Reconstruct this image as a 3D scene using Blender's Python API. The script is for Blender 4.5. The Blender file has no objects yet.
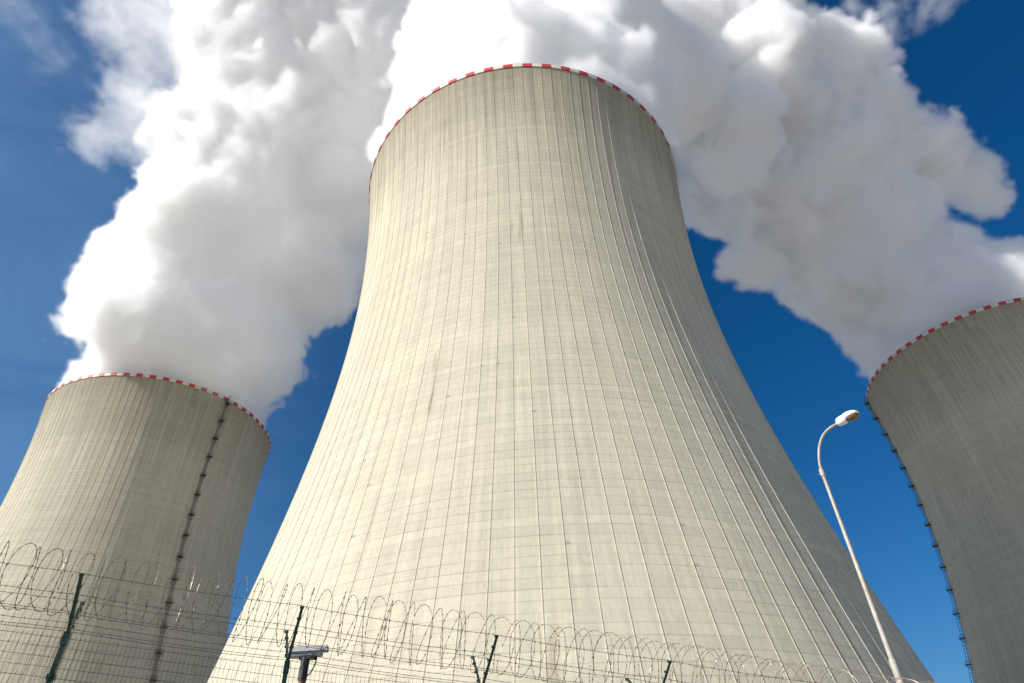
import bpy, bmesh, math, random
from mathutils import Vector, Matrix

random.seed(7)
R = math.radians
sc = bpy.context.scene
col = sc.collection

# ------------------------------------------------------------------ camera, sky, sun, exposure
PITCH, ROLL, F_PX, CAM_Z = 0.67913, -0.03986, 633.51, 1.7
_F = Vector((0, math.cos(PITCH), math.sin(PITCH)))
_U = Vector((0, -math.sin(PITCH), math.cos(PITCH)))
_R = Vector((1, 0, 0))
CR = _R * math.cos(ROLL) + _U * math.sin(ROLL)
CU = _U * math.cos(ROLL) - _R * math.sin(ROLL)
cam = bpy.data.cameras.new('camera')
cam.sensor_width = 36.0
cam.lens = F_PX / 1024 * 36.0
cam.clip_start, cam.clip_end = 0.1, 20000
cam_ob = bpy.data.objects.new('camera', cam)
m = Matrix((CR, CU, -_F)).transposed().to_4x4()
m.translation = Vector((0, 0, CAM_Z))
cam_ob.matrix_world = m
col.objects.link(cam_ob)
sc.camera = cam_ob

SUN_EL, SUN_AZ = R(31), R(-119)           # azimuth from +Y towards +X
S = Vector((math.sin(SUN_AZ) * math.cos(SUN_EL), math.cos(SUN_AZ) * math.cos(SUN_EL), math.sin(SUN_EL)))
world = bpy.data.worlds.new('World')
sc.world = world
world.use_nodes = True
wn = world.node_tree
bg = wn.nodes['Background']
sky = wn.nodes.new('ShaderNodeTexSky')
sky.sky_type = 'NISHITA'
sky.sun_disc = False
sky.sun_elevation = SUN_EL
sky.sun_rotation = SUN_AZ
sky.air_density = 1.0
sky.dust_density = 2.2
sky.ozone_density = 6.0
sky.altitude = 500
hs_ = wn.nodes.new('ShaderNodeHueSaturation')
hs_.inputs['Saturation'].default_value = 1.27
wn.links.new(sky.outputs['Color'], hs_.inputs['Color'])
# a thin high veil of haze and cirrus in the western sky
def _wmath(op, a, b=None, clamp=False):
    n = wn.nodes.new('ShaderNodeMath'); n.operation = op; n.use_clamp = clamp
    for i_, v_ in enumerate((a, b)):
        if isinstance(v_, bpy.types.NodeSocket): wn.links.new(v_, n.inputs[i_])
        elif v_ is not None: n.inputs[i_].default_value = v_
    return n.outputs[0]
_dir = wn.nodes.new('ShaderNodeTexCoord').outputs['Generated']
_dot = wn.nodes.new('ShaderNodeVectorMath'); _dot.operation = 'DOT_PRODUCT'
wn.links.new(_dir, _dot.inputs[0]); _dot.inputs[1].default_value = Vector((-0.86, 0.42, 0.30)).normalized()
_map = wn.nodes.new('ShaderNodeMapping'); _map.inputs['Scale'].default_value = (2.0, 5.0, 7.0); _map.inputs['Rotation'].default_value = (0.4, 0.5, 0.3)
wn.links.new(_dir, _map.inputs['Vector'])
_nz = wn.nodes.new('ShaderNodeTexNoise'); _nz.inputs['Scale'].default_value = 1.3; _nz.inputs['Detail'].default_value = 7; _nz.inputs['Roughness'].default_value = 0.6
_nz.inputs['Distortion'].default_value = 0.6
wn.links.new(_map.outputs[0], _nz.inputs['Vector'])
_wide = wn.nodes.new('ShaderNodeMapRange'); _wide.interpolation_type = 'SMOOTHSTEP'
wn.links.new(_dot.outputs['Value'], _wide.inputs[0]); _wide.inputs[1].default_value = 0.62; _wide.inputs[2].default_value = 1.0
_cir = wn.nodes.new('ShaderNodeMapRange')
wn.links.new(_nz.outputs[0], _cir.inputs[0])
for i_, v_ in enumerate((0.35, 0.75, 0.75, 1.5)): _cir.inputs[1 + i_].default_value = v_
_veil = _wmath('MULTIPLY', _wide.outputs[0], _cir.outputs[0])
_add = wn.nodes.new('ShaderNodeMix'); _add.data_type = 'RGBA'; _add.blend_type = 'ADD'
wn.links.new(_veil, _add.inputs[0]); wn.links.new(hs_.outputs['Color'], _add.inputs[6]); _add.inputs[7].default_value = (0.72, 1.15, 1.45, 1)
wn.links.new(_add.outputs[2], bg.inputs['Color'])
bg.inputs['Strength'].default_value = 0.068
sun = bpy.data.lights.new('sun', 'SUN')
sun.energy = 4.8
sun.angle = R(0.5)
sun.color = (1.0, 0.96, 0.885)
sun_ob = bpy.data.objects.new('sun', sun)
sun_ob.rotation_euler = S.to_track_quat('Z', 'Y').to_euler()
col.objects.link(sun_ob)
sc.view_settings.view_transform = 'Standard'
sc.view_settings.look = 'None'
sc.view_settings.exposure = 0.48
sc.view_settings.gamma = 1.0
sc.render.engine = 'CYCLES'
cy = sc.cycles
cy.use_denoising = True
cy.max_bounces = 64
cy.diffuse_bounces = 24
cy.volume_bounces = 32
cy.transmission_bounces = 16
cy.transparent_max_bounces = 16
cy.volume_step_rate = 2.0
cy.volume_max_steps = 256
cy.use_adaptive_sampling = True
cy.adaptive_threshold = 0.02

# ------------------------------------------------------------------ helpers
def px_dir(x, y):
    """unit direction of a photo pixel, used to survey where things stand"""
    return (_F * F_PX + CR * (x - 512) - CU * (y - 341.5)).normalized()

def at_height(x, y, z):
    d = px_dir(x, y)
    return Vector((0, 0, CAM_Z)) + d * ((z - CAM_Z) / d.z)

def tag(o, label=None, cat=None, group=None, kind=None):
    if label: o['label'] = label
    if cat: o['category'] = cat
    if group: o['group'] = group
    if kind: o['kind'] = kind
    return o

def empty(name, loc, rz=0.0):
    o = bpy.data.objects.new(name, None)
    o.empty_display_size = 0.3
    o.location = loc
    o.rotation_euler = (0, 0, rz)
    col.objects.link(o)
    return o

class MB:
    """collects shapes and links them as one mesh object"""
    def __init__(self):
        self.v, self.f, self.m, self.s = [], [], [], []
    def add(self, verts, faces, mi=0, smooth=False):
        b = len(self.v)
        self.v += [tuple(p) for p in verts]
        for f in faces:
            self.f.append(tuple(b + i for i in f)); self.m.append(mi); self.s.append(smooth)
    def box(self, c, sx, sy, sz, mat=None, mi=0):
        vs = [Vector((x * sx / 2, y * sy / 2, z * sz / 2)) for x in (-1, 1) for y in (-1, 1) for z in (-1, 1)]
        if mat is not None: vs = [mat @ v for v in vs]
        vs = [v + Vector(c) for v in vs]
        self.add(vs, [(0, 1, 3, 2), (4, 6, 7, 5), (0, 4, 5, 1), (2, 3, 7, 6), (0, 2, 6, 4), (1, 5, 7, 3)], mi)
    def tube(self, pts, rad, n=6, mi=0, cap=True, closed=False):
        """swept round tube; rad is a number or one radius per point"""
        pts = [Vector(p) for p in pts]
        k = len(pts)
        rad = rad if isinstance(rad, (list, tuple)) else [rad] * k
        t0 = (pts[1] - pts[0]).normalized()
        up = Vector((0, 0, 1)) if abs(t0.z) < 0.9 else Vector((1, 0, 0))
        a = t0.cross(up).normalized()
        vs = []
        for i, p in enumerate(pts):
            if closed: t = (pts[(i + 1) % k] - pts[i - 1])
            else: t = pts[min(i + 1, k - 1)] - pts[max(i - 1, 0)]
            t.normalize()
            a = (a - t * a.dot(t)).normalized()
            b = t.cross(a)
            for j in range(n):
                th = 2 * math.pi * j / n
                vs.append(p + (a * math.cos(th) + b * math.sin(th)) * rad[i])
        fs = []
        for i in range(k if closed else k - 1):
            i2 = (i + 1) % k
            for j in range(n):
                j2 = (j + 1) % n
                fs.append((i * n + j, i * n + j2, i2 * n + j2, i2 * n + j))
        self.add(vs, fs, mi, n > 4)
        if cap and not closed:
            self.add(vs[:n], [tuple(reversed(range(n)))], mi)
            self.add(vs[-n:], [tuple(range(n))], mi)
    def loft(self, rings, mi=0, cap=True):
        n = len(rings[0])
        vs = [p for r in rings for p in r]
        fs = [(i * n + j, i * n + (j + 1) % n, (i + 1) * n + (j + 1) % n, (i + 1) * n + j) for i in range(len(rings) - 1) for j in range(n)]
        self.add(vs, fs, mi, True)
        if cap:
            self.add(rings[0], [tuple(reversed(range(n)))], mi)
            self.add(rings[-1], [tuple(range(n))], mi)
    def mesh(self, name, mats):
        me = bpy.data.meshes.new(name)
        me.from_pydata(self.v, [], self.f)
        for x in (mats if isinstance(mats, (list, tuple)) else [mats]): me.materials.append(x)
        me.polygons.foreach_set('material_index', self.m)
        me.polygons.foreach_set('use_smooth', self.s)
        me.update()
        return me
    def build(self, name, mats, parent=None):
        return link(name, self.mesh(name, mats), parent)

def link(name, me, parent=None, loc=None):
    o = bpy.data.objects.new(name, me)
    col.objects.link(o)
    if parent: o.parent = parent
    if loc: o.location = loc
    return o

# ------------------------------------------------------------------ materials
def material(name):
    m = bpy.data.materials.new(name)
    m.use_nodes = True
    return m, m.node_tree, m.node_tree.nodes['Principled BSDF']

class NT:
    """tiny node builder"""
    def __init__(self, nt): self.nt = nt
    def put(self, sock, v):
        if isinstance(v, bpy.types.NodeSocket): self.nt.links.new(v, sock)
        else: sock.default_value = v
    def math(self, op, a, b=None, c=None, clamp=False):
        n = self.nt.nodes.new('ShaderNodeMath'); n.operation = op; n.use_clamp = clamp
        self.put(n.inputs[0], a)
        if b is not None: self.put(n.inputs[1], b)
        if c is not None: self.put(n.inputs[2], c)
        return n.outputs[0]
    def vmath(self, op, a, b=None, scale=None):
        n = self.nt.nodes.new('ShaderNodeVectorMath'); n.operation = op
        self.put(n.inputs[0], a)
        if b is not None: self.put(n.inputs[1], b)
        if scale is not None: self.put(n.inputs['Scale'], scale)
        return n.outputs['Value'] if op in ('DISTANCE', 'LENGTH', 'DOT_PRODUCT') else n.outputs['Vector']
    def noise(self, vec, scale, detail=4, rough=0.5, out='Fac'):
        n = self.nt.nodes.new('ShaderNodeTexNoise')
        self.put(n.inputs['Vector'], vec); n.inputs['Scale'].default_value = scale
        n.inputs['Detail'].default_value = detail; n.inputs['Roughness'].default_value = rough
        return n.outputs[out]
    def comb(self, x, y, z):
        n = self.nt.nodes.new('ShaderNodeCombineXYZ')
        for i, v in enumerate((x, y, z)): self.put(n.inputs[i], v)
        return n.outputs[0]
    def sep(self, v):
        n = self.nt.nodes.new('ShaderNodeSeparateXYZ'); self.put(n.inputs[0], v); return n.outputs
    def mix(self, fac, a, b, mode='MIX'):
        n = self.nt.nodes.new('ShaderNodeMix'); n.data_type = 'RGBA'; n.blend_type = mode
        self.put(n.inputs[0], fac); self.put(n.inputs[6], a); self.put(n.inputs[7], b)
        return n.outputs[2]
    def range(self, v, a, b, c=0.0, d=1.0, smooth=False):
        n = self.nt.nodes.new('ShaderNodeMapRange')
        n.interpolation_type = 'SMOOTHSTEP' if smooth else 'LINEAR'
        self.put(n.inputs[0], v)
        for i, x in enumerate((a, b, c, d)): self.put(n.inputs[1 + i], x)
        return n.outputs[0]
    def white(self, vec):
        n = self.nt.nodes.new('ShaderNodeTexWhiteNoise'); n.noise_dimensions = '3D'
        self.put(n.inputs['Vector'], vec); return n.outputs['Value']

N_RIB, H_T = 120, 153.7
def c3(r, g, b): return (r, g, b, 1.0)

def make_concrete():
    m, nt, bs = material('weathered_concrete')
    t = NT(nt)
    tc = nt.nodes.new('ShaderNodeTexCoord').outputs['Object']
    x, y, z = t.sep(tc)
    oi = nt.nodes.new('ShaderNodeObjectInfo')
    ang = t.math('ARCTAN2', y, x)
    panel = t.math('MULTIPLY', ang, N_RIB / (2 * math.pi))
    seed = t.math('MULTIPLY', oi.outputs['Random'], 50.0)
    cyl = t.comb(t.math('MULTIPLY', ang, 45.0), t.math('MULTIPLY', z, 1.0), seed)      # metres round, metres up
    lift = t.math('DIVIDE', z, 1.3)
    lift_id = t.math('FLOOR', lift)
    panel_id = t.math('FLOOR', panel)
    tone_lift = t.white(t.comb(lift_id, 3.3, seed))
    tone_cell = t.white(t.comb(lift_id, panel_id, seed))
    tone_panel = t.white(t.comb(panel_id, 9.1, seed))
    v = t.math('MULTIPLY_ADD', tone_lift, 0.07, 0.945)
    v = t.math('MULTIPLY', v, t.math('MULTIPLY_ADD', tone_cell, 0.05, 0.965))
    v = t.math('MULTIPLY', v, t.math('MULTIPLY_ADD', tone_panel, 0.06, 0.96))
    # pour joints: a thin darker line where two lifts meet, not equally strong all round
    fr = t.math('FRACT', lift)
    joint = t.math('LESS_THAN', fr, 0.10)
    jn = t.noise(t.vmath('MULTIPLY', cyl, (0.10, 0.9, 1.0)), 1.0, 3)
    v = t.math('MULTIPLY', v, t.math('SUBTRACT', 1.0, t.math('MULTIPLY', joint, t.range(jn, 0.35, 0.65, 0.05, 0.22))))
    # small dark anchor holes and patches beside some ribs
    hole = t.math('GREATER_THAN', t.white(t.comb(t.math('FLOOR', t.math('DIVIDE', z, 2.6)), panel_id, 4.4)), 0.978)
    hole = t.math('MULTIPLY', hole, t.math('LESS_THAN', t.math('FRACT', panel), 0.22))
    hole = t.math('MULTIPLY', hole, t.math('LESS_THAN', t.math('FRACT', t.math('DIVIDE', z, 2.6)), 0.16))
    v = t.math('MULTIPLY', v, t.math('SUBTRACT', 1.0, t.math('MULTIPLY', hole, 0.28)))
    # board marks inside a lift
    half = t.math('LESS_THAN', t.math('ABSOLUTE', t.math('SUBTRACT', t.math('FRACT', t.math('MULTIPLY', panel, 3.0)), 0.5)), 0.045)
    v = t.math('MULTIPLY', v, t.math('SUBTRACT', 1.0, t.math('MULTIPLY', half, 0.05)))
    # long vertical streaks of rain dirt and broad clouds
    streak = t.noise(t.vmath('MULTIPLY', cyl, (1.3, 0.035, 1.0)), 1.0, 5, 0.6)
    v = t.math('MULTIPLY', v, t.range(streak, 0.3, 0.75, 1.05, 0.88))
    fine = t.noise(t.vmath('MULTIPLY', cyl, (1.0, 0.5, 1.0)), 2.5, 4, 0.6)
    v = t.math('MULTIPLY', v, t.range(fine, 0.3, 0.7, 0.94, 1.06))
    cloud = t.noise(cyl, 0.05, 3)
    v = t.math('MULTIPLY', v, t.range(cloud, 0.3, 0.7, 0.95, 1.03))
    # weathering below the rim
    up = t.range(t.math('ADD', z, t.math('MULTIPLY', streak, 40.0)), 138.0, 175.0)
    base = t.mix(streak, c3(0.64, 0.594, 0.462), c3(0.585, 0.545, 0.428))
    base = t.mix(t.math('MULTIPLY', up, 0.7), base, c3(0.30, 0.27, 0.19))
    runoff = t.noise(t.vmath('MULTIPLY', cyl, (0.9, 0.012, 1.0)), 1.0, 3, 0.6)
    rimdown = t.range(t.math('SUBTRACT', z, t.math('MULTIPLY', runoff, 40.0)), 95.0, 138.0)
    base = t.mix(t.math('MULTIPLY', rimdown, t.range(runoff, 0.48, 0.68, 0.0, 0.4)), base, c3(0.27, 0.25, 0.19))
    # a few rusty runs
    run = t.noise(t.vmath('MULTIPLY', cyl, (0.42, 0.05, 1.0)), 1.0, 2)
    base = t.mix(t.range(run, 0.70, 0.80, 0.0, 0.45), base, c3(0.30, 0.24, 0.13))
    colr = t.mix(1.0, base, t.comb(v, v, v), 'MULTIPLY')
    nt.links.new(colr, bs.inputs['Base Color'])
    bs.inputs['Roughness'].default_value = 0.92
    bs.inputs['Diffuse Roughness'].default_value = 0.4
    bs.inputs['Specular IOR Level'].default_value = 0.2
    b = nt.nodes.new('ShaderNodeBump'); b.inputs['Strength'].default_value = 0.35; b.inputs['Distance'].default_value = 0.05
    hgt = t.math('ADD', t.math('MULTIPLY', fine, 0.6), t.math('MULTIPLY', tone_cell, 0.5))
    hgt = t.math('SUBTRACT', hgt, t.math('MULTIPLY', joint, 0.5))
    nt.links.new(hgt, b.inputs['Height']); nt.links.new(b.outputs[0], bs.inputs['Normal'])
    return m

def simple(name, rgb, rough=0.6, metal=0.0, var=0.15, scale=8.0, spec=0.5):
    m, nt, bs = material(name)
    t = NT(nt)
    tc = nt.nodes.new('ShaderNodeTexCoord').outputs['Object']
    n = t.noise(tc, scale, 4, 0.6)
    v = t.range(n, 0.25, 0.75, 1.0 - var, 1.0 + var)
    nt.links.new(t.mix(1.0, c3(*rgb), t.comb(v, v, v), 'MULTIPLY'), bs.inputs['Base Color'])
    bs.inputs['Roughness'].default_value = rough
    bs.inputs['Metallic'].default_value = metal
    bs.inputs['Specular IOR Level'].default_value = spec
    return m

M_CONC = make_concrete()
M_RED = simple('faded_red_paint', (0.50, 0.045, 0.05), 0.6, 0, 0.2, 0.6)
M_WHITE = simple('off_white_paint', (0.62, 0.60, 0.53), 0.7, 0, 0.15, 0.6)
M_INNER = simple('damp_inner_concrete', (0.22, 0.21, 0.18), 0.8, 0, 0.2, 0.2)
M_STEEL = simple('dark_ladder_steel', (0.085, 0.066, 0.056), 0.7, 0.0, 0.3, 2.0)
M_GREEN = simple('dark_green_post_paint', (0.004, 0.034, 0.025), 0.5, 0.0, 0.3, 12.0)
M_WIRE = simple('weathered_dark_wire', (0.055, 0.045, 0.035), 0.6, 0.0, 0.4, 5.0)
M_RAZOR = simple('galvanised_razor_tape', (0.23, 0.19, 0.15), 0.42, 0.35, 0.5, 5.0)
M_GALV = simple('galvanised_lamp_pole', (0.34, 0.31, 0.265), 0.6, 0.1, 0.3, 5.0)
M_LAMPWHITE = simple('white_lamp_enamel', (0.72, 0.70, 0.66), 0.4, 0.0, 0.06, 6.0)
M_LENS = simple('brown_lamp_lens', (0.13, 0.085, 0.035), 0.25, 0.0, 0.3, 9.0)
M_HOUSING = simple('grey_camera_housing', (0.30, 0.31, 0.34), 0.45, 0.1, 0.1, 20.0)
M_SHIELD = simple('pale_sunshield', (0.55, 0.56, 0.58), 0.5, 0.0, 0.1, 20.0)
M_RUST = simple('brown_painted_pole', (0.14, 0.085, 0.045), 0.7, 0.1, 0.35, 10.0)
M_BLACK = simple('black_rubber', (0.015, 0.015, 0.015), 0.5, 0, 0.2, 20.0)
M_GRASS = simple('dry_gravel_ground', (0.36, 0.33, 0.28), 0.95, 0, 0.4, 0.4)

# ------------------------------------------------------------------ ground: one sheet, a gentle slope along the fence
FDIR = Vector((2.30, 0.783, 0.0)).normalized()
FN = Vector((-FDIR.y, FDIR.x, 0.0))
SLOPE = -0.216 / 2.43
def ground_z(x, y):
    s = max(-9.0, min(16.0, x * FDIR.x + y * FDIR.y))
    r = math.hypot(x, y)
    k = 1.0 if r < 18 else max(0.0, 1.0 - (r - 18) / 26.0)
    k = k * k * (3 - 2 * k)
    return SLOPE * s * k
g = MB()
rings = [0.0] + [2 * 1.0 * i for i in range(1, 25)] + [60, 90, 150, 300, 700, 1500, 4000, 9000]
vs, fs, NG = [], [], 48
for r in rings:
    for j in range(NG):
        a = 2 * math.pi * j / NG
        x, y = r * math.cos(a), r * math.sin(a)
        vs.append((x, y, ground_z(x, y)))
for i in range(len(rings) - 1):
    for j in range(NG):
        j2 = (j + 1) % NG
        fs.append((i * NG + j, (i + 1) * NG + j, (i + 1) * NG + j2, i * NG + j2) if i else (j * 0, NG + j, NG + j2))
g.add(vs, fs, 0, True)
tag(g.build('ground', M_GRASS), kind='structure')

# ------------------------------------------------------------------ cooling towers
RB, RT, ZT, RTOP = 62.34, 43.29, 111.62, 45.82
CB = math.sqrt(RB ** 2 - RT ** 2) / ZT
CT = math.sqrt(RTOP ** 2 - RT ** 2) / (H_T - ZT)
def prof(z):
    k = CB if z < ZT else CT
    return math.sqrt(RT ** 2 + (k * (z - ZT)) ** 2)

BAND = 1.35
def shell_mesh():
    b = MB()
    zs = [H_T * i / 62 for i in range(62)] + [H_T - BAND]
    zs = sorted(set(round(z, 3) for z in zs if z <= H_T - BAND + 1e-6))
    nz = len(zs)
    step = 2 * math.pi / N_RIB
    for i in range(N_RIB):
        a0 = i * step
        def ring(th, off):
            return [((prof(z) + off) * math.cos(th), (prof(z) + off) * math.sin(th), z) for z in zs]
        def half(z, w): return w / 2 / prof(z)
        def strip(cols, smooth):
            k = len(cols)
            vs = [c[j] for j in range(nz) for c in cols]
            fs = [(j * k + c, j * k + c + 1, (j + 1) * k + c + 1, (j + 1) * k + c) for j in range(nz - 1) for c in range(k - 1)]
            b.add(vs, fs, 0, smooth)
        def colr(th, w, off):
            out = []
            for z in zs:
                a = th + w / prof(z); r = prof(z) + off
                out.append((r * math.cos(a), r * math.sin(a), z))
            return out
        # curved panel between two ribs
        strip([ring(a0 + step * q / 4, 0.0) for q in range(5)], True)
        # the rib: a slim upstand
        L, Rr = colr(a0, -0.055, -0.02), colr(a0, 0.055, -0.02)
        lo, ro = colr(a0, -0.04, 0.055), colr(a0, 0.04, 0.055)
        strip([L, lo], True); strip([lo, ro], True); strip([ro, Rr], True)
    # inner face of the shell, seen only from above
    ins = [(prof(z) - 0.45) for z in (100, 115, 130, 145, H_T)]
    zz = (100, 115, 130, 145, H_T)
    n = 120
    vs = [(r * math.cos(2 * math.pi * j / n), r * math.sin(2 * math.pi * j / n), z) for r, z in zip(ins, zz) for j in range(n)]
    fs = [(i * n + (j + 1) % n, i * n + j, (i + 1) * n + j, (i + 1) * n + (j + 1) % n) for i in range(4) for j in range(n)]
    b.add(vs, fs, 1, True)
    return b.mesh('shell', [M_CONC, M_INNER])

def band_mesh():
    """rim ring painted in alternating red and white blocks"""
    b = MB()
    n = N_RIB * 4
    ro, ri = prof(H_T) + 0.12, prof(H_T) - 0.46
    z0, z1 = H_T - BAND, H_T
    for k in range(n):
        a, c = 2 * math.pi * (k + 0.4) / n, 2 * math.pi * (k + 1.4) / n
        mi = 0 if (k // 4) % 2 == 0 else 1
        P = lambda r, th, z: (r * math.cos(th), r * math.sin(th), z)
        b.add([P(ro, a, z0), P(ro, c, z0), P(ro, c, z1), P(ro, a, z1)], [(0, 1, 2, 3)], mi, True)
        b.add([P(ro, a, z1), P(ro, c, z1), P(ri, c, z1), P(ri, a, z1)], [(0, 1, 2, 3)], mi)
        b.add([P(ri, a, z0), P(ri, c, z0), P(ro, c, z0), P(ro, a, z0)], [(0, 1, 2, 3)], mi)
    return b.mesh('warning_band', [M_RED, M_WHITE])

def surf(th, z, off=0.0, side=0.0):
    r = prof(z) + off
    a = th
    return Vector((r * math.cos(a) - side * math.sin(a), r * math.sin(a) + side * math.cos(a), z))

def ladder_mesh():
    b = MB()
    zs = [6 + i * 2.48 for i in range(61)]
    for side in (-0.42, 0.42):
        b.tube([surf(0, z, 0.55, side) for z in zs], 0.06, 4)
        b.tube([surf(0, z, 1.25, side * 1.1) for z in zs], 0.025, 4)
    b.tube([surf(0, z, 1.42, 0) for z in zs], 0.025, 4)
    z = 6.0
    while z < 154:
        b.tube([surf(0, z, 0.55, -0.42), surf(0, z, 0.55, 0.42)], 0.03, 4)
        z += 0.45
    z = 7.0
    while z < 154:
        b.tube([surf(0, z, 0.55, -0.42), surf(0, z, 1.0, -0.6), surf(0, z, 1.4, -0.3), surf(0, z, 1.4, 0.3), surf(0, z, 1.0, 0.6), surf(0, z, 0.55, 0.42)], 0.03, 4)
        z += 1.2
    return b.mesh('ladder', M_STEEL)

def platform_mesh(z):
    b = MB()
    def blk(o0, o1, s0, s1, za, zb):
        c = [surf(0, zz, o, s) for o in (o0, o1) for s in (s0, s1) for zz in (za, zb)]
        b.add(c, [(0, 1, 3, 2), (4, 6, 7, 5), (0, 4, 5, 1), (2, 3, 7, 6), (0, 2, 6, 4), (1, 5, 7, 3)])
    blk(-0.05, 2.0, -0.9, 0.9, z, z + 0.12)
    for s in (-0.8, 0.8):
        b.tube([surf(0, z, 1.9, s), surf(0, z - 1.4, -0.05, s)], 0.07, 4)
        for o in (0.6, 1.95): b.tube([surf(0, z + 0.1, o, s), surf(0, z + 1.2, o, s)], 0.035, 4)
        for h in (0.65, 1.2): b.tube([surf(0, z + h, 0.2, s), surf(0, z + h, 1.95, s)], 0.03, 4)
    for h in (0.65, 1.2): b.tube([surf(0, z + h, 1.95, -0.8), surf(0, z + h, 1.95, 0.8)], 0.03, 4)
    return b.mesh('platform', M_STEEL)

ME_SHELL, ME_BAND, ME_LADDER = shell_mesh(), band_mesh(), ladder_mesh()
ME_PLAT = [platform_mesh(H_T - 3.0 - 8.0 * k) for k in range(18)]

TOWERS = [((5.04, 124.83), R(62), 'large central beige concrete cooling tower filling the middle of the picture'),
          ((-158.26, 243.72), R(-33), 'distant cooling tower on the left with a dark ladder line running down its shaded side'),
          ((197.54, 218.96), R(155.5), 'grey-beige cooling tower cut off by the right edge with ladder platforms along its left outline')]
for (tx, ty), lad, label in TOWERS:
    t = tag(empty('cooling_tower', (tx, ty, 0)), label, 'cooling tower', 'cooling towers with red and white rims')
    link('shell', ME_SHELL, t)
    link('warning_band', ME_BAND, t)
    ld = link('ladder', ME_LADDER, t)
    ld.rotation_euler = (0, 0, lad)
    for me in ME_PLAT:
        link('platform', me, ld)

# ------------------------------------------------------------------ steam plumes: density grids with an opaque white heart
def plume_material(name, dens, tint=(0.998, 0.998, 0.999)):
    m = bpy.data.materials.new(name)
    m.use_nodes = True
    nt = m.node_tree
    nt.nodes.remove(nt.nodes['Principled BSDF'])
    v = nt.nodes.new('ShaderNodeVolumePrincipled')
    v.inputs['Color'].default_value = (*tint, 1)
    v.inputs['Density'].default_value = dens
    v.inputs['Density Attribute'].default_value = 'density'
    v.inputs['Anisotropy'].default_value = 0.0
    nt.links.new(v.outputs[0], nt.nodes['Material Output'].inputs['Volume'])
    return m

def plume_tree(name, balls, lo, hi, voxel, mat, amp, soft, erode=0.0, mesh_at=None, seed=0.0, k=14.0, detail=5.0, wisp=0.0, hollow=0.0):
    ng = bpy.data.node_groups.new(name, 'GeometryNodeTree')
    ng.interface.new_socket('Geometry', in_out='INPUT', socket_type='NodeSocketGeometry')
    ng.interface.new_socket('Geometry', in_out='OUTPUT', socket_type='NodeSocketGeometry')
    out = ng.nodes.new('NodeGroupOutput')
    t = NT(ng)
    P = ng.nodes.new('GeometryNodeInputPosition').outputs[0]
    d = None
    for (c, r) in balls:
        e = t.math('SUBTRACT', t.vmath('DISTANCE', P, c), r)
        d = e if d is None else t.math('SMOOTH_MIN', d, e, k)
    # cauliflower bulges: three sizes of rounded cells, pushed about by turbulence
    q = t.vmath('ADD', P, (seed, seed * 1.7, 0))
    warp = t.vmath('SUBTRACT', t.noise(q, 0.022, 3, 0.55, 'Color'), (0.5, 0.5, 0.5))
    q = t.vmath('ADD', q, t.vmath('SCALE', warp, scale=26.0))
    def cells(vec, size, sm=0.35):
        n = ng.nodes.new('ShaderNodeTexVoronoi')
        n.feature = 'F1'
        t.put(n.inputs['Vector'], vec)
        n.inputs['Scale'].default_value = 1.0 / size
        return t.math('SUBTRACT', n.outputs['Distance'], 0.45)
    d = t.math('MULTIPLY_ADD', cells(q, 44.0), 15.0 * amp, d)
    q2 = t.vmath('ADD', q, t.vmath('SCALE', t.vmath('SUBTRACT', t.noise(q, 0.08, 2, 0.5, 'Color'), (0.5, 0.5, 0.5)), scale=9.0))
    fine_ = 1.0 if mesh_at is None else 0.65       # the heart is smoother than the vapour round it
    d = t.math('MULTIPLY_ADD', cells(q2, 17.0), 11.0 * amp * fine_, d)
    d = t.math('MULTIPLY_ADD', cells(q2, 8.0), 4.5 * amp * fine_, d)
    fb = t.math('SUBTRACT', t.noise(q2, 0.085, detail, 0.68), 0.5)
    d = t.math('MULTIPLY_ADD', fb, 20.0 * amp * fine_, d)
    if wisp:
        d = t.math('MULTIPLY_ADD', t.math('SUBTRACT', t.noise(q2, 0.04, 7, 0.7), 0.5), wisp, d)
    dens = t.range(d, 0.0, -soft, 0.0, 1.0, True)
    if hollow: dens = t.math('MULTIPLY', dens, t.range(d, -hollow - 5.0, -hollow - 8.0, 1.0, 0.0, True))     # light runs freely inside the opaque heart
    vc = ng.nodes.new('GeometryNodeVolumeCube')
    t.put(vc.inputs['Density'], dens if mesh_at is None else t.math('MULTIPLY', d, -1.0))
    if mesh_at is not None: vc.inputs['Background'].default_value = -100.0
    vc.inputs['Min'].default_value = lo
    vc.inputs['Max'].default_value = hi
    for ax_, a, b_ in zip('XYZ', lo, hi):
        vc.inputs['Resolution ' + ax_].default_value = max(8, int((b_ - a) / voxel))
    last = vc.outputs[0]
    if mesh_at is not None:
        vm = ng.nodes.new('GeometryNodeVolumeToMesh')
        ng.links.new(last, vm.inputs['Volume'])
        vm.inputs['Threshold'].default_value = mesh_at
        last = vm.outputs[0]
    sm = ng.nodes.new('GeometryNodeSetMaterial')
    ng.links.new(last, sm.inputs[0])
    sm.inputs['Material'].default_value = mat
    ng.links.new(sm.outputs[0], out.inputs[0])
    return ng

M_HEART, _nt, _bs = material('dense_white_steam')
_bs.inputs['Base Color'].default_value = (0.992, 0.992, 0.992, 1)
_bs.inputs['Roughness'].default_value = 1.0
_bs.inputs['Specular IOR Level'].default_value = 0.0
_tr = _nt.nodes.new('ShaderNodeBsdfTranslucent')          # light soaks through thick steam
_tr.inputs['Color'].default_value = (0.992, 0.992, 0.992, 1)
_mx = _nt.nodes.new('ShaderNodeMixShader')
_mx.inputs[0].default_value = 0.5
_nt.links.new(_bs.outputs[0], _mx.inputs[1]); _nt.links.new(_tr.outputs[0], _mx.inputs[2])
_nt.links.new(_mx.outputs[0], _nt.nodes['Material Output'].inputs['Surface'])

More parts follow.
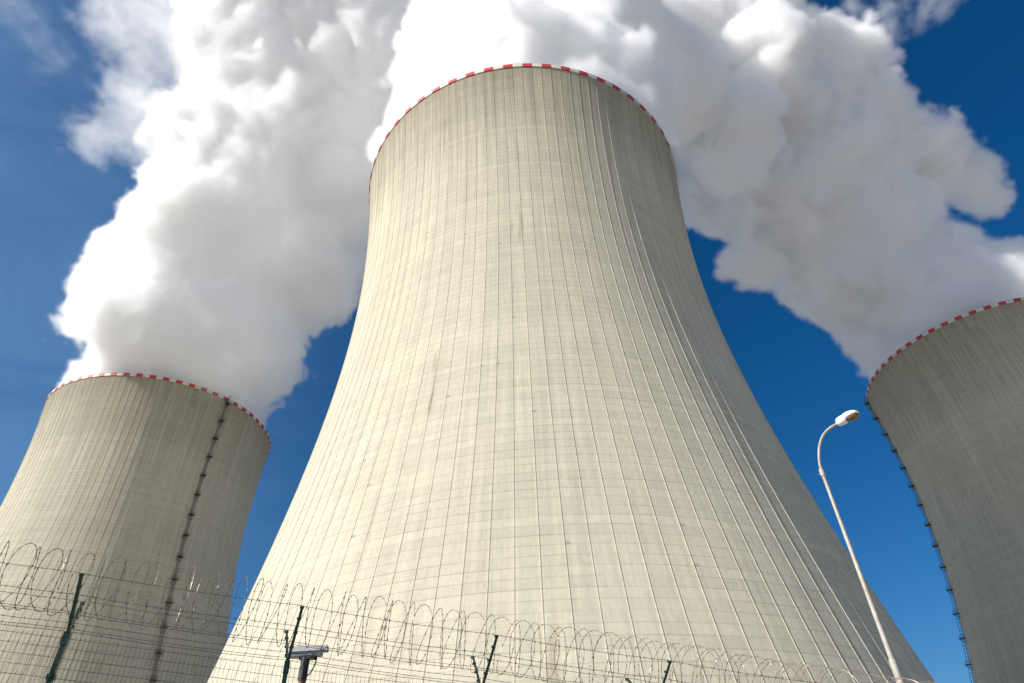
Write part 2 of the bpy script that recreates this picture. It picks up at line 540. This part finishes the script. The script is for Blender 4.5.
PENDING = []
def plume(label, base, balls, voxel, dens, amp, soft, heart, seed, wisps=(), group='steam plumes rising from the cooling towers'):
    """balls: (centre, radius) in world metres"""
    root = tag(empty('steam_plume', base), label, 'steam plume', group)
    B = Vector(base)
    def bounds(bl, pad):
        lo = Vector([min(c[i] - r for c, r in bl) - pad for i in range(3)])
        hi = Vector([max(c[i] + r for c, r in bl) + pad for i in range(3)])
        return lo, hi
    loc = [(Vector(c) - B, r) for c, r in balls]
    lo, hi = bounds(loc, 10 * amp)
    lo.z = max(lo.z, -12.0)
    # the opaque heart, baked to a plain mesh
    tmp = link('dense_core', bpy.data.meshes.new('tmp'), root)
    tmp.modifiers.new('steam', 'NODES').node_group = plume_tree('core_field', loc, lo, hi, 2.4, M_HEART, amp, soft, mesh_at=heart, seed=seed)
    dg = bpy.context.evaluated_depsgraph_get()
    me = bpy.data.meshes.new_from_object(tmp.evaluated_get(dg))
    me.name = 'dense_core'
    me.polygons.foreach_set('use_smooth', [True] * len(me.polygons))
    tmp.modifiers.clear()
    tmp.data = me
    if not me.materials: me.materials.append(M_HEART)
    PENDING.append(('vapour', root, loc, lo, hi, voxel, dens, amp, soft, seed, 0.0, 5.0))
    for (bl, dn, wamp, sd_, vx_, sf_, wn_) in wisps:
        bl = [(Vector(c) - B, r) for c, r in bl]
        lo, hi = bounds(bl, 8)
        PENDING.append(('wisp', root, bl, lo, hi, vx_, dn, wamp, sf_, sd_, wn_, 7.0))
    return root

def finish_plumes():
    for name, root, bl, lo, hi, voxel, dens, amp, soft, seed, wisp, det in PENDING:
        m = plume_material('steam' if name == 'vapour' else 'thin_steam', dens)
        v = bpy.data.volumes.new(name)
        v.materials.append(m)
        o = link(name, v, root)
        o.modifiers.new('steam', 'NODES').node_group = plume_tree(name + '_field', bl, lo, hi, voxel, m, amp, soft, seed=seed, wisp=wisp, detail=det, hollow=HEART if name == 'vapour' else 0.0)

def P3(px, py, r, z):
    """puff seen at a pixel with an apparent radius, at a height: centre and radius in metres"""
    c = at_height(px, py, z)
    w = (c - Vector((0, 0, CAM_Z))).dot(_F)
    return (c, r * w / F_PX)

VOX, DENS, AMP, SOFT, HEART = 1.5, 0.27, 0.95, 3.0, 6.5
T1, T2, T3 = [Vector((x, y, 0)) for (x, y), _, _ in TOWERS]
left = [(T2 + Vector((0, 0, 160)), 44), (T2 + Vector((-4, 2, 172)), 44)] + [P3(*a) for a in (
    (198, 318, 110, 200), (115, 308, 36, 205), (245, 345, 62, 190), (228, 240, 102, 235), (300, 270, 62, 230), (268, 160, 102, 275), (330, 180, 90, 270),
    (284, 80, 98, 310), (360, 90, 100, 305), (280, 0, 100, 345), (390, 10, 90, 340), (290, -90, 120, 390))]
plume('broad white steam plume above the distant left tower, ragged along its left side', (T2.x, T2.y, 150), left, VOX, DENS, AMP, SOFT, HEART, 11.0,
      wisps=[([P3(*a) for a in ((140, 100, 48, 285), (95, 140, 30, 270), (160, 40, 60, 320), (120, 0, 45, 335), (165, 150, 36, 275))], 0.030, 1.2, 5.0, 1.2, 12.0, 75.0),
             ([P3(*a) for a in ((15, 20, 34, 300), (45, 60, 20, 290))], 0.012, 1.2, 15.0, 1.4, 14.0, 70.0)])
mid = [(T1 + Vector((1, 2, 160)), 42), (T1 + Vector((2, 6, 178)), 45), (T1 + Vector((4, 8, 205)), 50), (T1 + Vector((10, 16, 245)), 58), (T1 + Vector((18, 20, 285)), 52),  # highest puff is added to block sun leaking onto the right tower
       P3(650, 90, 75, 255), P3(700, 45, 82, 320), P3(690, 120, 55, 275), P3(750, 45, 60, 335)]
plume('bright white steam cloud rising behind the rim of the central tower', (T1.x, T1.y, 150), mid, VOX, DENS, AMP, SOFT, HEART, 37.0)
right = [(T3 + Vector((3, 3, 158)), 40)] + [P3(*a) for a in (
    (935, 310, 90, 190), (1010, 300, 70, 185), (860, 265, 78, 215), (960, 285, 55, 205), (805, 205, 82, 245), (745, 200, 52, 245), (748, 262, 30, 215), (760, 62, 50, 280), (738, 118, 52, 245), (718, 172, 44, 225), (785, 130, 76, 285), (850, 135, 68, 280),
    (915, 168, 50, 265), (966, 186, 34, 255), (720, 195, 45, 250), (785, 60, 52, 320), (830, 70, 55, 315), (880, 215, 50, 240))]
plume('grey-shaded steam plume leaning in over the tower at the right edge', (T3.x, T3.y, 150), right, VOX, DENS, AMP, SOFT, HEART, 71.0,
      wisps=[([P3(*a) for a in ((860, 0, 22, 330), (898, 4, 19, 330), (936, 10, 15, 330))], 0.032, 1.2, 25.0, 1.2, 12.0, 70.0)])

# ------------------------------------------------------------------ perimeter fence
POST0, PSTEP, TOP0, DROP = Vector((-5.17, 7.55, 0)), Vector((2.30, 0.783, 0)), 1.7 + 2.6, 0.216
ARM_OUT, ARM_UP = 0.566, 0.53
def fence_pt(i, dz=0.0, out=0.0):
    """point on the fence at post number i (may be fractional); dz from the arm tips; out away from the camera"""
    p = POST0 + PSTEP * i + FN * out
    return Vector((p.x, p.y, TOP0 - DROP * i + dz))
fence = tag(empty('perimeter_fence', (POST0.x, POST0.y, ground_z(POST0.x, POST0.y))),
            'tall welded wire mesh fence on dark green posts with Y-shaped arms and barbed strands', 'fence')
def fpart(b, name, mat, par=None):
    """mesh given in world coordinates, hung under the fence"""
    o = b.build(name, mat, par or fence)
    o.matrix_parent_inverse = Matrix.Translation(-fence.location) if par is None else Matrix()
    return o
I0, I1 = -2, 8
for i in range(I0, I1 + 1):
    J = fence_pt(i, -ARM_UP)
    b = MB()
    rot = Matrix((FDIR, FN, Vector((0, 0, 1)))).transposed()
    gz = ground_z(J.x, J.y)
    b.box((J.x, J.y, (gz - 0.3 + J.z) / 2), 0.052, 0.066, J.z - gz + 0.3, rot)
    b.box((J.x, J.y, J.z - 0.03), 0.066, 0.082, 0.13, rot)
    for zc in (-0.42, -1.0, -1.8, -2.6):
        b.box((J.x, J.y, J.z + zc), 0.08, 0.086, 0.05, rot)
        b.box(J - FN * 0.06 + Vector((0, 0, zc)), 0.03, 0.05, 0.03, rot)
    post = fpart(b, 'post', M_GREEN)
    for sgn in (-1, 1):
        b = MB()
        tip = fence_pt(i, -0.02, -ARM_OUT * 0.93) + FDIR * 0.06 if sgn < 0 else fence_pt(i, 0.0, ARM_OUT) + FDIR * {0: -0.13, 1: -0.08, 2: 0.03}.get(i, -0.05)
        w = 0.034 if sgn < 0 else 0.028
        d = (tip - J).normalized()
        n2 = FDIR; n3 = d.cross(n2)
        b.box((J + tip) / 2, w, 0.008, (tip - J).length, Matrix((n2, n3, d)).transposed())
        b.box((J + tip) / 2 + n2 * (w / 2 - 0.004) + n3 * 0.018, 0.008, 0.036, (tip - J).length, Matrix((n2, n3, d)).transposed())
        for q in (0.3, 0.55, 0.8, 1.0):
            b.box(J.lerp(tip, q) + n3 * 0.02, 0.05, 0.03, 0.02, Matrix((n2, n3, d)).transposed())
        fpart(b, 'arm', M_GREEN, post)
for i in range(I0, I1):                                   # one welded panel per bay
    b = MB()
    hi, lo = -ARM_UP - 0.03, -ARM_UP - 3.45
    for k in range(1, 49):
        s = i + k / 49.0
        b.tube([fence_pt(s, hi + 0.03), fence_pt(s, lo)], 0.0021, 3, 0, False)
    for k in range(35):
        z = hi - 0.1 * k
        b.tube([fence_pt(i, z, -0.008), fence_pt(i + 1, z, -0.008)], 0.0026 if k % 2 else 0.0030, 3, 0, False)
    fpart(b, 'mesh_panel', M_WIRE)
def barb(b, p, t, size):
    """two-point wire barb"""
    for _ in range(2):
        v = Vector((random.gauss(0, 1), random.gauss(0, 1), random.gauss(0, 1))).normalized()
        v = (v - t * v.dot(t)).normalized() * size
        b.tube([p - v, p + v], 0.0019, 3, 0, False)
for sgn in (-1, 1):
    for q in (0.12, 0.35, 0.66, 1.0):
        b = MB()
        pts = []
        for i in range(I0, I1):
            for k in range(12):
                s = k / 12
                sag = -0.02 * 4 * s * (1 - s) + random.uniform(-0.003, 0.003)
                pts.append(fence_pt(i + s, -ARM_UP * (1 - q) + sag, sgn * ARM_OUT * q))
        pts.append(fence_pt(I1, -ARM_UP * (1 - q), sgn * ARM_OUT * q))
        b.tube(pts, 0.0028, 4, 0, False)
        for i in range(I0 * 22, I1 * 22):
            s = i / 22.0
            fr = s - math.floor(s)
            barb(b, fence_pt(s, -ARM_UP * (1 - q) - 0.08 * fr * (1 - fr), sgn * ARM_OUT * q), FDIR, 0.016)
        fpart(b, 'barbed_strand', M_WIRE)

# ------------------------------------------------------------------ concertina coil lying in the arms
b = MB()
RC = 0.365
turns_per_bay = 14.5
NP = 40
pts = []
ts = int((I1 - I0) * turns_per_bay)
jit = [(random.uniform(-.025, .025), random.uniform(-.03, .03), random.uniform(-.015, .015)) for _ in range(ts + 2)]
for k in range(ts * NP + 1):
    u = k / NP
    a = 2 * math.pi * u
    i0 = int(u); fr = u - i0
    j0, j1 = jit[i0], jit[i0 + 1]
    jr = j0[0] * (1 - fr) + j1[0] * fr
    js = j0[1] * (1 - fr) + j1[1] * fr
    jz = j0[2] * (1 - fr) + j1[2] * fr
    s = I0 + u / turns_per_bay + (0.017 * math.sin(a - 0.5) + 0.016 * math.sin(1.5 * a) + js * 0.9) 
    c = fence_pt(s, 0.03 + jz)
    r = RC + jr
    pts.append(c + FN * (r * math.cos(a)) + Vector((0, 0, r * 1.0 * math.sin(a))))
b.tube(pts, 0.0036, 4, 0, False)
L = 0.0
for k in range(1, len(pts)):
    L += (pts[k] - pts[k - 1]).length
    if L > 0.075:
        L = 0.0
        p = pts[k]; t = (pts[k] - pts[k - 1]).normalized()
        v = Vector((random.gauss(0, 1), random.gauss(0, 1), random.gauss(0, 1)))
        v = (v - t * v.dot(t)).normalized(); w = t.cross(v)
        for vv in (v, w):
            e = 0.0011
            q1 = t.cross(vv).normalized() * e
            pr = [p + t * 0.015 + vv * 0.007, p + t * 0.004, p + t * 0.015 - vv * 0.007, p - t * 0.015 - vv * 0.007, p - t * 0.004, p - t * 0.015 + vv * 0.007]
            # bow-tie razor blade, 2 mm thick
            vs = [x + q1 for x in pr] + [x - q1 for x in pr]
            b.add(vs, [(0, 1, 4, 5), (1, 2, 3, 4), (11, 10, 7, 6), (10, 9, 8, 7), (0, 6, 7, 1), (1, 7, 8, 2), (3, 9, 10, 4), (4, 10, 11, 5), (5, 11, 6, 0), (2, 8, 9, 3)])
coil = b.build('razor_wire_coil', M_RAZOR)
tag(coil, 'long looped coil of razor wire lying in the arms along the fence top', 'razor wire')

# ------------------------------------------------------------------ lamp
LB = Vector((7.23, 13.83, 0)); LB.z = ground_z(LB.x, LB.y)
lamp = tag(empty('street_lamp', LB), 'tall pale grey street lamp with curved arm and white head against blue sky', 'street lamp')
def up(z): return Vector((0, 0, CAM_Z + z - LB.z))       # local height from height above the camera
b = MB()
zj, zt_ = 2.73, 6.80
b.tube([Vector((0, 0, -0.3)), up(zj - .06), up(zj), up(zj + .02), up(zt_)], [0.073, 0.071, 0.067, 0.051, 0.039], 16)
b.box((0, -0.1, 1.1), 0.11, 0.02, 0.42)
b.build('pole', M_GALV, lamp)
b = MB()
arc = [(0, 6.68), (0.0, 6.85), (0.025, 7.05), (0.083, 7.27), (0.18, 7.50), (0.33, 7.70), (0.52, 7.82), (0.74, 7.88)]
AH = Vector((0.83, -0.557, 0)).normalized()
fine = []
for k in range(len(arc) - 1):
    for q in range(4):
        f = q / 4
        p0, p1, p2, p3 = [arc[max(0, min(len(arc) - 1, k + o))] for o in (-1, 0, 1, 2)]
        cr = lambda a, b_, c, d: 0.5 * (2 * b_ + (c - a) * f + (2 * a - 5 * b_ + 4 * c - d) * f * f + (3 * b_ - a - 3 * c + d) * f ** 3)
        fine.append((cr(p0[0], p1[0], p2[0], p3[0]), cr(p0[1], p1[1], p2[1], p3[1])))
fine.append(arc[-1])
b.tube([up(z) + AH * x for x, z in fine], 0.034, 12)
arm = b.build('arm', M_GALV, lamp)
b = MB()
b.tube([up(6.70), up(6.88)], 0.058, 14)
b.tube([up(6.76) + Vector((-.09, 0, 0)), up(6.76) + Vector((.09, 0, 0))], 0.014, 8)
b.build('collar', M_GALV, arm)
# head: frame along the arm's end direction
ax = (AH + Vector((0, 0, 0.22))).normalized()
sd = Vector((-AH.y, AH.x, 0.0))
nz = ax.cross(sd).normalized()
if nz.z < 0: nz = -nz
h0 = up(7.88) + AH * 0.74
HS = 0.74
def ring(t, w, ht, dn, n=20):
    out = []
    for j in range(n):
        a = 2 * math.pi * j / n
        c, s = math.cos(a), math.sin(a)
        out.append(h0 + ax * (t * HS * 0.9) + sd * (w * c * HS) + nz * ((ht if s > 0 else dn) * s * HS * 1.1))
    return out
b = MB()
b.loft([ring(-.06, .05, .05, .05), ring(-.04, .10, .10, .08), ring(.02, .135, .15, .11), ring(.16, .15, .17, .12), ring(.27, .152, .165, .12),
        ring(.275, .185, .175, .06), ring(.42, .205, .185, .055), ring(.58, .195, .16, .05), ring(.70, .145, .11, .045), ring(.77, .06, .05, .03), ring(.785, .02, .02, .02)])
head = b.build('lamp_head', M_LAMPWHITE, lamp)
b = MB()
def lens_ring(k):
    out = []
    for j in range(20):
        a = 2 * math.pi * j / 20
        out.append(h0 + (ax * ((.52 + .235 * k * math.cos(a)) * 0.9) + sd * (.185 * k * math.sin(a)) - nz * ((0.05 + 0.10 * math.sqrt(max(0, 1 - k * k))) * 1.1)) * HS)
    return out
b.loft([lens_ring(k) for k in (1.0, .95, .8, .55, .25, .03)])
b.build('lens', M_LENS, head)

# ------------------------------------------------------------------ security camera on its own pole behind the fence
d = px_dir(306.5, 653)
hor = 9.55
k = hor / math.hypot(d.x, d.y)
CP = Vector((d.x * k, d.y * k, CAM_Z + d.z * k))                   # middle of the housing
PB = Vector((CP.x + 0.0, CP.y, ground_z(CP.x, CP.y)))
cctv = tag(empty('security_camera', PB), 'grey box security camera on a brown pole just behind the second fence post', 'security camera')
C = CP - PB
b = MB()
b.tube([Vector((0, 0, -0.3)), Vector((0, 0, C.z - 0.13))], 0.046, 14)
b.build('pole', M_RUST, cctv)
b = MB()
b.tube([Vector((0, 0, C.z - 0.33)), Vector((0, 0, C.z - 0.055))], 0.056, 14)
b.box((0.02, 0, C.z - 0.065), 0.2, 0.1, 0.03)
b.build('bracket', M_BLACK, cctv)
hd = Matrix.Rotation(R(8), 3, 'Z') @ Matrix.Rotation(R(-3), 3, 'Y')
b = MB()
def bev(b, c, sx, sy, sz, e):
    prof2 = [(-1, -1), (1, -1), (1, 1), (-1, 1)]
    rings_ = []
    for x, k in ((-sx / 2, 1), (sx / 2, 1)):
        r = []
        for (a, q) in ((-1, -1), (1, -1), (1, 1), (-1, 1)):
            for (u, v) in (((1 - e), 1), (1, (1 - e))) if a * q < 0 else ((1, (1 - e)), ((1 - e), 1)):
                r.append(Vector(c) + hd @ Vector((x, a * u * sy / 2, q * v * sz / 2)))
        rings_.append(r)
    b.loft(rings_)
    for i in range(len(b.s) - 1, -1, -1):
        if b.s[i]: b.s[i] = False
bev(b, C, 0.42, 0.115, 0.10, 0.25)
hs = b.build('housing', M_HOUSING, cctv)
b = MB()
b.box(C + hd @ Vector((0.015, 0, 0.068)), 0.52, 0.15, 0.008, hd)
for s in (-1, 1): b.box(C + hd @ Vector((0.015, s * 0.0735, 0.036)), 0.52, 0.005, 0.055, hd)
b.build('sunshield', M_SHIELD, hs)
b = MB()
b.tube([C + hd @ Vector((-0.20, 0, 0)), C + hd @ Vector((-0.225, 0, 0))], 0.04, 14)
b.build('lens', M_BLACK, hs)
b = MB()
cab = [hd @ Vector((0.13, 0.0, -0.05)), hd @ Vector((0.135, -.01, -0.12)), Vector((0.12, -.01, -0.20)), Vector((0.085, -.01, -0.26)), Vector((0.04, -.01, -0.29))]
b.tube([C + p for p in cab], 0.009, 6)
b.tube([C + hd @ Vector((0.13, 0, -0.04)), C + hd @ Vector((0.131, 0, -0.09))], 0.017, 8)
b.build('cable', M_BLACK, cctv)

finish_plumes()
